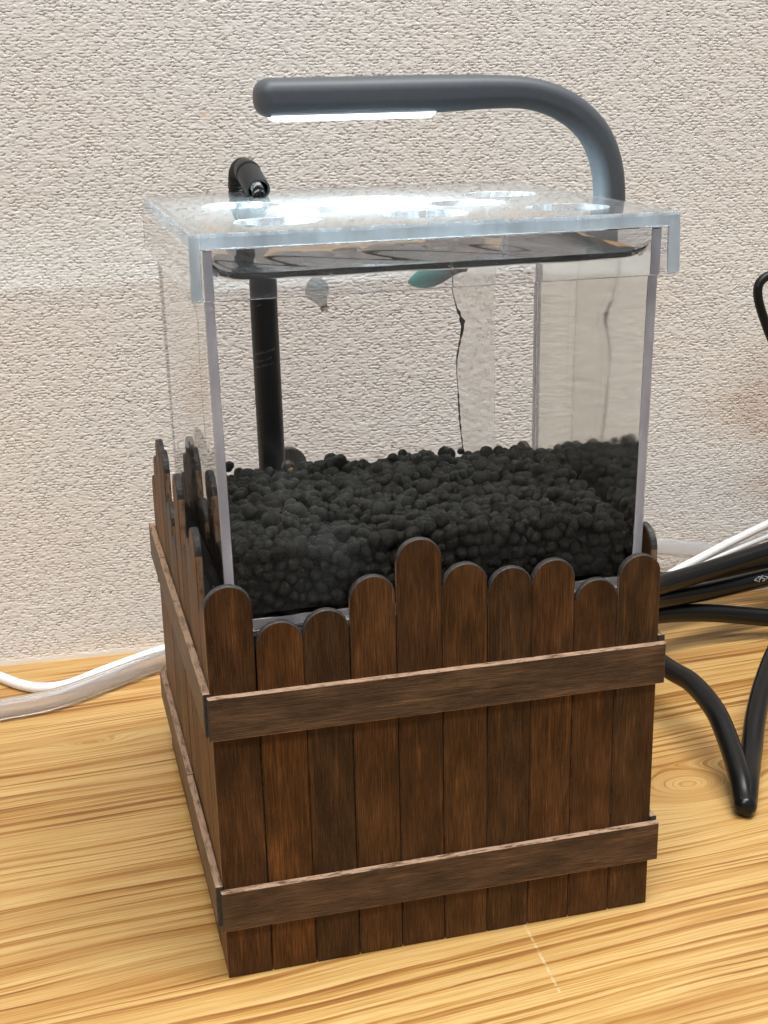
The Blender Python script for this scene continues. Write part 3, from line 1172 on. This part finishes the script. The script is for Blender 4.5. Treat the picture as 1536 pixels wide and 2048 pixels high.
# ------------------------------------------------------------------ fish
def fish(name, loc, rot, length, height, width, mat, label, group, fins=True):
    t = thing(name, loc, label, 'fish', group)
    t.rotation_euler = rot
    prof = [(0.0, 0.12), (0.06, 0.42), (0.15, 0.72), (0.3, 0.98), (0.45, 1.0), (0.6, 0.86), (0.75, 0.58), (0.88, 0.36), (1.0, 0.30)]
    V, F = [], []
    n = 14
    for q, h in prof:
        for k in range(n):
            a = 2 * math.pi * k / n
            V.append(((q - 0.5) * length, math.cos(a) * width / 2 * h * (1 if q < 0.7 else 0.7), math.sin(a) * height / 2 * h))
    for i in range(len(prof) - 1):
        for k in range(n):
            F.append((i * n + k, i * n + (k + 1) % n, (i + 1) * n + (k + 1) % n, (i + 1) * n + k))
    F.append(tuple(range(n))[::-1])
    F.append(tuple((len(prof) - 1) * n + k for k in range(n)))
    me = make_mesh('fish_body', V, F, mat, smooth=True)
    fix_normals(me)
    put('fish_body', me, t)

    def fin(nm, pts, th=0.16):
        m = len(pts)
        VV = [(p[0], -th / 2 + p[1], p[2]) for p in pts] + [(p[0], th / 2 + p[1], p[2]) for p in pts]
        FF = [tuple(range(m)), tuple(range(2 * m - 1, m - 1, -1))] + [(i, m + i, m + (i + 1) % m, (i + 1) % m) for i in range(m)]
        mm_ = make_mesh(nm, VV, FF, mat)
        fix_normals(mm_)
        put(nm, mm_, t)

    L, H = length, height
    if not fins:
        fin('tail_fin', [(0.44 * L, 0, 0.12 * H), (0.58 * L, 0, 0.20 * H), (0.64 * L, 0, 0.02 * H), (0.58 * L, 0, -0.18 * H), (0.44 * L, 0, -0.12 * H)])
        return t
    fin('tail_fin', [(0.47 * L, 0, 0.13 * H), (0.62 * L, 0, 0.46 * H), (0.78 * L, 0, 0.42 * H), (0.84 * L, 0, 0.05 * H), (0.80 * L, 0, -0.34 * H), (0.64 * L, 0, -0.42 * H), (0.47 * L, 0, -0.13 * H)])
    fin('dorsal_fin', [(0.05 * L, 0, 0.44 * H), (0.14 * L, 0, 0.80 * H), (0.34 * L, 0, 0.72 * H), (0.36 * L, 0, 0.25 * H)])
    fin('anal_fin', [(-0.02 * L, 0, -0.46 * H), (0.12 * L, 0, -0.78 * H), (0.38 * L, 0, -0.66 * H), (0.36 * L, 0, -0.25 * H)])
    fin('pelvic_fin', [(-0.20 * L, 0.3, -0.36 * H), (-0.42 * L, 0.5, -0.78 * H), (-0.36 * L, 0.5, -0.86 * H), (-0.12 * L, 0.3, -0.42 * H)])
    for s in (-1, 1):
        bm_ = bmesh.new()
        bmesh.ops.create_uvsphere(bm_, u_segments=10, v_segments=6, radius=0.42 * S)
        me_ = bpy.data.meshes.new('eye')
        bm_.to_mesh(me_)
        bm_.free()
        me_.materials.append(M_BEAD)
        put('eye', me_, t, (-0.38 * L, s * width * 0.26, 0.08 * H))
    return t


fish('fish', (54.2, 22.0, 148.7), (0, rad(-12), rad(-14)), 11.5, 4.3, 3.4, M_FISH,
     'turquoise fish just under the water surface near the middle of the tank', 'fish in the tank', False)
fish('fish', (34.7, 55.0, 143.0), (0, rad(66), rad(-30)), 7.2, 5.6, 4.6, M_FISH2,
     'slate blue fish hanging tail down, to the right of the black pipe', 'fish in the tank', False)

# ------------------------------------------------------------------ foam bubbles along the meniscus
bm = bmesh.new()
for (bx, by, bz, cnt, sx) in ((8.6, 6.2, 152.6, 10, 2.6), (94.4, 6.0, 152.5, 12, 1.6), (54.0, 5.8, 151.8, 5, 0.9), (30.0, 6.2, 151.7, 2, 0.8)):
    for k in range(cnt):
        q = bmesh.ops.create_uvsphere(bm, u_segments=12, v_segments=8, radius=R.uniform(0.22, 0.5) * S)
        off = Vector((bx + R.uniform(-sx, sx), by + R.uniform(-0.4, 0.9), bz + R.uniform(-0.2, 0.9))) * S
        bmesh.ops.translate(bm, verts=q['verts'], vec=off)
for f in bm.faces:
    f.smooth = True
me = bpy.data.meshes.new('foam_bubbles')
bm.to_mesh(me)
bm.free()
me.materials.append(make_clear('bubble skin', (1, 1, 1), 0.0, 1.2, 0.25))
tag(put('foam_bubbles', me), 'small foam bubbles clinging to the water line', None, None, 'stuff')

# ------------------------------------------------------------------ desk lamp bending over the lid
lamp = thing('desk_lamp', (108, 47, 0), 'charcoal gooseneck lamp with lit white strip reaching over the tank lid', 'lamp')
LY = 47.0


def prof_super(a, b, n=40, e=2.6):
    out = []
    for k in range(n):
        t = 2 * math.pi * k / n
        c, s_ = math.cos(t), math.sin(t)
        g = 1.0
        if k in (0, n // 2):
            g = 0.965
        out.append((g * a * math.copysign(abs(c) ** (2 / e), c), b * math.copysign(abs(s_) ** (2 / e), s_)))
    return out


pts = [(27.0, LY, 184.25), (44.7, LY, 184.2), (64, LY, 184.25), (76, LY, 184.35), (84.5, LY, 184.0), (91.6, LY, 182.3), (97.8, LY, 179.0),
       (102.7, LY, 174.0), (105.6, LY, 167.2), (106.6, LY, 158.5), (107.2, LY, 140), (107.6, LY, 100), (107.8, LY, 50), (107.8, LY, 6)]
path = catmull(pts, 8)
sc = []
for p in path:
    k = min(max((p.x - 58) / 30.0, 0), 1)
    k = k * k * (3 - 2 * k)
    sc.append((1 - 0.22 * k, 1 - 0.16 * k))
# rounded free end
head = path[0]
endp, ends = [], []
for i in range(8):
    a = (i + 0.35) / 8 * math.pi / 2
    endp.append(head + Vector((-3.6 * math.cos(a), 0, 0)))
    q = max(math.sin(a), 0.05) ** 0.75
    ends.append((q, q))
path = endp + path
sc = ends + sc
V, F = sweep(path, prof_super(4.9, 4.1), sc)
me = make_mesh('arm', [(v[0] - 108, v[1] - 47, v[2]) for v in V], F, M_LAMP, smooth=True, sharp=60)
fix_normals(me)
put('arm', me, lamp)
# LED strip set back in a shallow glowing rim
put('led_strip', box_mesh(28.4 - 108, 61.6 - 108, -1.4, 1.4, 180.02, 180.6, M_LED), lamp)
V, F = [], []
for x0_, x1_, b, z in ((26.6, 63.4, 3.05, 180.5), (27.1, 62.8, 3.0, 179.7), (27.9, 62.0, 2.7, 179.26), (28.3, 61.7, 2.4, 179.28), (28.3, 61.7, 2.4, 180.5)):
    V += [(x0_ - 108, -b, z), (x1_ - 108, -b, z), (x1_ - 108, b, z), (x0_ - 108, b, z)]
for a in range(4):
    for k in range(4):
        F.append((a * 4 + k, a * 4 + (k + 1) % 4, a * 4 + 4 + (k + 1) % 4, a * 4 + 4 + k))
F += [(0 + k, 16 + k, 16 + (k + 1) % 4, (k + 1) % 4) for k in range(4)]
me = make_mesh('lens_rim', V, F, M_RIM)
fix_normals(me)
put('lens_rim', me, lamp)
# foot on the table, hidden behind the planter
V, F = sweep([Vector((0, 0, z)) for z in (0.0, 0.6, 5.0, 6.4, 7.0)], prof_super(15.0, 5.2), [(0.97, 0.97), (1, 1), (1, 1), (0.9, 0.88), (0.8, 0.75)], True, Vector((0, 1, 0)))
me = make_mesh('foot', V, F, M_LAMP, smooth=True, sharp=40)
fix_normals(me)
put('foot', me, lamp, (0.2, 0, 0.0))

# ------------------------------------------------------------------ black return pipe with corrugated bend and nozzle
pipe = thing('return_pipe', (28, 106.5, 0), 'black water pipe rising behind the tank, its corrugated bend and nozzle hanging over the lid', 'pipe')


def local(pts, o):
    return [(p[0] - o[0], p[1] - o[1], p[2] - o[2]) for p in pts]


PO = (28, 106.5, 0)
tube('riser', local([(29.5, 106.5, 4), (29.5, 106.5, 60), (29.4, 106.4, 110), (29.3, 106.3, 150)], PO), 3.45, M_WATERPIPE, pipe, per=4, n=24)
tube('collar', local([(29.3, 106.3, 146.5), (29.3, 106.3, 147.0), (29.2, 106.3, 152.5), (29.2, 106.3, 153)], PO), 3.85, M_WATERPIPE, pipe, per=2, n=24)
bend = catmull([(29.2, 106.3, 152), (28.6, 106.3, 158), (28.1, 105.9, 161.5), (28.1, 103.4, 165.2), (28.2, 98.5, 166.8), (28.4, 93.5, 166.6)], 22)
scs = [1.0 + 0.06 * math.sin(i * 1.15) for i in range(len(bend))]
V, F = sweep(bend, circle(2.5, 22), scs)
me = make_mesh('corrugated_bend', local(V, PO), F, M_RUBBER, smooth=True)
fix_normals(me)
put('corrugated_bend', me, pipe)
# nozzle: a hollow sleeve pointing forward and down
nz = [Vector((28.3, 94.6, 166.8)), Vector((28.35, 92.4, 166.5)), Vector((28.6, 87.5, 165.2)), Vector((28.9, 82.5, 163.4)), Vector((29.1, 80.4, 162.5))]
V, F = sweep(nz, circle(3.0, 28), [0.90, 1.0, 1.02, 1.02, 1.0], cap=False)
V2, F2 = sweep(nz, circle(2.45, 28), [0.9, 1.0, 1.0, 1.0, 1.0], cap=False)
o_ = len(V)
F = F + [tuple(i + o_ for i in f)[::-1] for f in F2]
V = V + V2
m_ = 28
e_ = 4 * m_
for k in range(m_):
    k2 = (k + 1) % m_
    F.append((k2, k, o_ + k, o_ + k2))
    F.append((e_ + k, e_ + k2, o_ + e_ + k2, o_ + e_ + k))
me = make_mesh('nozzle', local(V, PO), F, M_RUBBER, smooth=True, sharp=40)
fix_normals(me)
put('nozzle', me, pipe)
V, F = sweep([Vector((28.45, 90.6, 166.1)), Vector((28.5, 89.7, 165.85))], circle(3.2, 28))
me = make_mesh('sleeve_ring', local(V, PO), F, M_RUBBER, smooth=True, sharp=40)
fix_normals(me)
put('sleeve_ring', me, pipe)
# rows of tiny printed ticks on the riser
V, F = [], []
for row, z0, cnt in ((0, 136.5, 9), (1, 134.5, 4), (2, 122.5, 9), (3, 120.6, 7), (4, 119.2, 8)):
    for k in range(cnt):
        a0 = rad(-150 + k * 10.5 + R.uniform(-1, 1))
        a1 = a0 + rad(6.0)
        z = z0 + k * 0.16
        hgt = R.uniform(0.25, 0.75)
        b = len(V)
        for a, zz_ in ((a0, z), (a1, z + 0.08), (a1, z + hgt), (a0, z + hgt - 0.08)):
            V.append((1.4 + 3.48 * math.cos(a), -0.15 + 3.48 * math.sin(a), zz_))
        F.append((b, b + 1, b + 2, b + 3))
me = make_mesh('printed_ticks', V, F, M_PRINT)
me.materials.clear()
me.materials.append(M_TICKS)
put('printed_ticks', me, pipe)
# the water that runs from the nozzle into a lid hole
tube('water_stream', [(29.0, 82.0, 163.2), (29.0, 79.0, 161.7), (28.7, 76.4, 161.15)], 1.5, M_WATER, None, per=5, n=14, scales=None)
tag(bpy.data.objects['water_stream'], 'thin stream of clear water leaving the black nozzle', None, None, 'structure')

# ------------------------------------------------------------------ cables and tubes
loop = [(138, 124, 19), (146.6, 99, 16.4), (148.8, 86, 16.0), (150.2, 75, 16.4), (149.5, 60, 14.9), (147.6, 48, 11), (144.9, 37, 7.1), (143.0, 31, 4.0),
        (142.2, 28.6, 2.9), (143.4, 30.2, 3.4), (147.1, 36, 5.8), (154.2, 47, 8.1), (161.5, 58, 12.5), (171, 70, 16.8), (183.9, 84, 20.5), (206.9, 105, 24.5), (240, 128, 26)]
tag(tube('power_cable', loop, 3.0, M_CABLE, None, 8, 20), 'black cable dropping in a tight loop to the table right of the planter', 'cable', 'black cables at the right')
tag(tube('power_cable', [(110, 121, 30), (147.9, 119, 28.5), (165, 126, 27.4), (186.5, 134, 27), (211.7, 140, 29), (235.6, 146, 31.3), (275, 152, 34)], 3.3, M_CABLE, None, 8, 20),
    'uppermost thick black cable running right from behind the planter, just under the white wires', 'cable', 'black cables at the right')
b2 = [(112, 122.5, 22), (149.9, 123, 22.5), (167.2, 130, 20.4), (188, 136, 18.6), (212.4, 140, 19.1), (236.7, 146, 18.9), (275, 150, 19)]
b2o = tag(tube('power_cable', b2, 3.2, M_CABLE, None, 8, 20), 'black cable with a pale printed mark, second from the top of the bundle', 'cable', 'black cables at the right')
tag(tube('power_cable', [(112, 124, 15), (149.9, 126, 15.5), (165.8, 131, 14.4), (185.6, 134, 11.5), (207.8, 133, 7.4), (226.4, 130, 4.4), (262, 124, 3.2)], 3.1, M_CABLE, None, 8, 20),
    'lowest black cable of the bundle, sinking towards the table', 'cable', 'black cables at the right')
tag(tube('power_cable', [(130, 135, 23), (167.5, 144, 20.8), (190.6, 150, 18.6), (219.5, 154, 18.6), (243.2, 157, 17), (280, 160, 16)], 3.0, M_CABLE, None, 8, 20),
    'black cable half hidden at the back of the bundle, nearest the wall', 'cable', 'black cables at the right')

# printed approval mark on the second cable
txt = bpy.data.curves.new('mark', 'FONT')
txt.body = '<PS>E'
txt.size = 2.9
to = bpy.data.objects.new('mark', txt)
col.objects.link(to)
bpy.context.view_layer.update()
tm = bpy.data.meshes.new_from_object(to.evaluated_get(bpy.context.evaluated_depsgraph_get()))
bpy.data.objects.remove(to)
p2 = catmull(b2, 24)
cum = [0.0]
for i in range(1, len(p2)):
    cum.append(cum[-1] + (p2[i] - p2[i - 1]).length)
start = next(i for i, p in enumerate(p2) if p.x > 203.5)
camp = Vector((-26.6, -250.3, 187.2))
V = []
for v in tm.vertices:
    s_ = cum[start] + v.co.x
    i = next(i for i in range(len(cum)) if cum[i] >= s_)
    c = p2[i - 1].lerp(p2[i], (s_ - cum[i - 1]) / max(cum[i] - cum[i - 1], 1e-6))
    tg = (p2[i] - p2[i - 1]).normalized()
    toc = (camp - c)
    toc = (toc - tg * toc.dot(tg)).normalized()
    upv = tg.cross(toc)
    if upv.z < 0:
        upv = -upv
    ang = (v.co.y - 0.9) / 3.23
    V.append(c + (toc * math.cos(ang) + upv * math.sin(ang)) * 3.24)
F = [tuple(p.vertices) for p in tm.polygons]
put('printed_mark', make_mesh('printed_mark', V, F, M_PRINT), b2o)

tag(tube('white_wire', [(130, 146, 18), (172.4, 151, 18.3), (188.7, 156, 20.5), (206.3, 160, 25.1), (225, 163, 30.2), (247.7, 166, 36.2), (280, 168, 42)], 1.55, M_WHITE, None, 8, 14),
    'upper white wire rising to the right against the wall', 'wire', 'white wires at the right')
tag(tube('white_wire', [(130, 149, 15), (179.1, 153, 17.0), (199.5, 158, 20.8), (225.3, 163, 25.6), (248.1, 166, 30.6), (280, 168, 35)], 1.2, M_WHITE, None, 8, 14),
    'lower, thinner white wire close above the black cables', 'wire', 'white wires at the right')
tag(tube('white_cable', [(-100, 183.5, 2.2), (-72, 184.0, 2.0), (-59.1, 183.0, 1.9), (-50.9, 177.5, 1.7), (-42.9, 167.7, 1.7), (-35.8, 162.6, 1.7), (-27.1, 161.2, 2.5), (-13.9, 165.2, 4.4), (5.7, 171.2, 6.4), (24, 174.5, 7.2), (60, 176, 8), (120, 170, 12), (165, 158, 14)], 1.75, M_WHITE, None, 8, 16),
    'white cable sagging along the table left of the planter', 'cable')
tag(tube('clear_tube', [(-100, 144, 3.4), (-57.8, 145, 3.4), (-48.9, 146.6, 3.4), (-33.6, 149, 3.4), (-17.6, 157, 3.4), (-2.3, 166, 3.6), (6.4, 170, 3.8), (22, 174.2, 4.6), (60, 175, 12), (120, 169, 23), (174.8, 164, 26.2), (192.1, 164.5, 23.6), (208.2, 164, 21), (224.1, 162, 18.6), (262, 158, 14)], 3.3, M_HOSEclear, None, 8, 20, None, 2.35),
    'milky clear vinyl tube lying on the table behind the planter', 'tube')
tag(tube('wire_loop', [(262, 150, 118), (240, 150, 120.0), (222, 150, 122.6), (213, 150, 123.0), (209.3, 150, 122.2), (207.2, 150, 119.6), (207.6, 150, 114.9), (210.3, 150, 108), (214.6, 150, 99.3), (226, 150, 79), (240, 150, 50), (262, 150, 20)], 1.55, M_RUBBER, None, 10, 16),
    'thin black cable bent in a rounded corner at the right edge, before the wall', 'cable', 'black cables at the right')
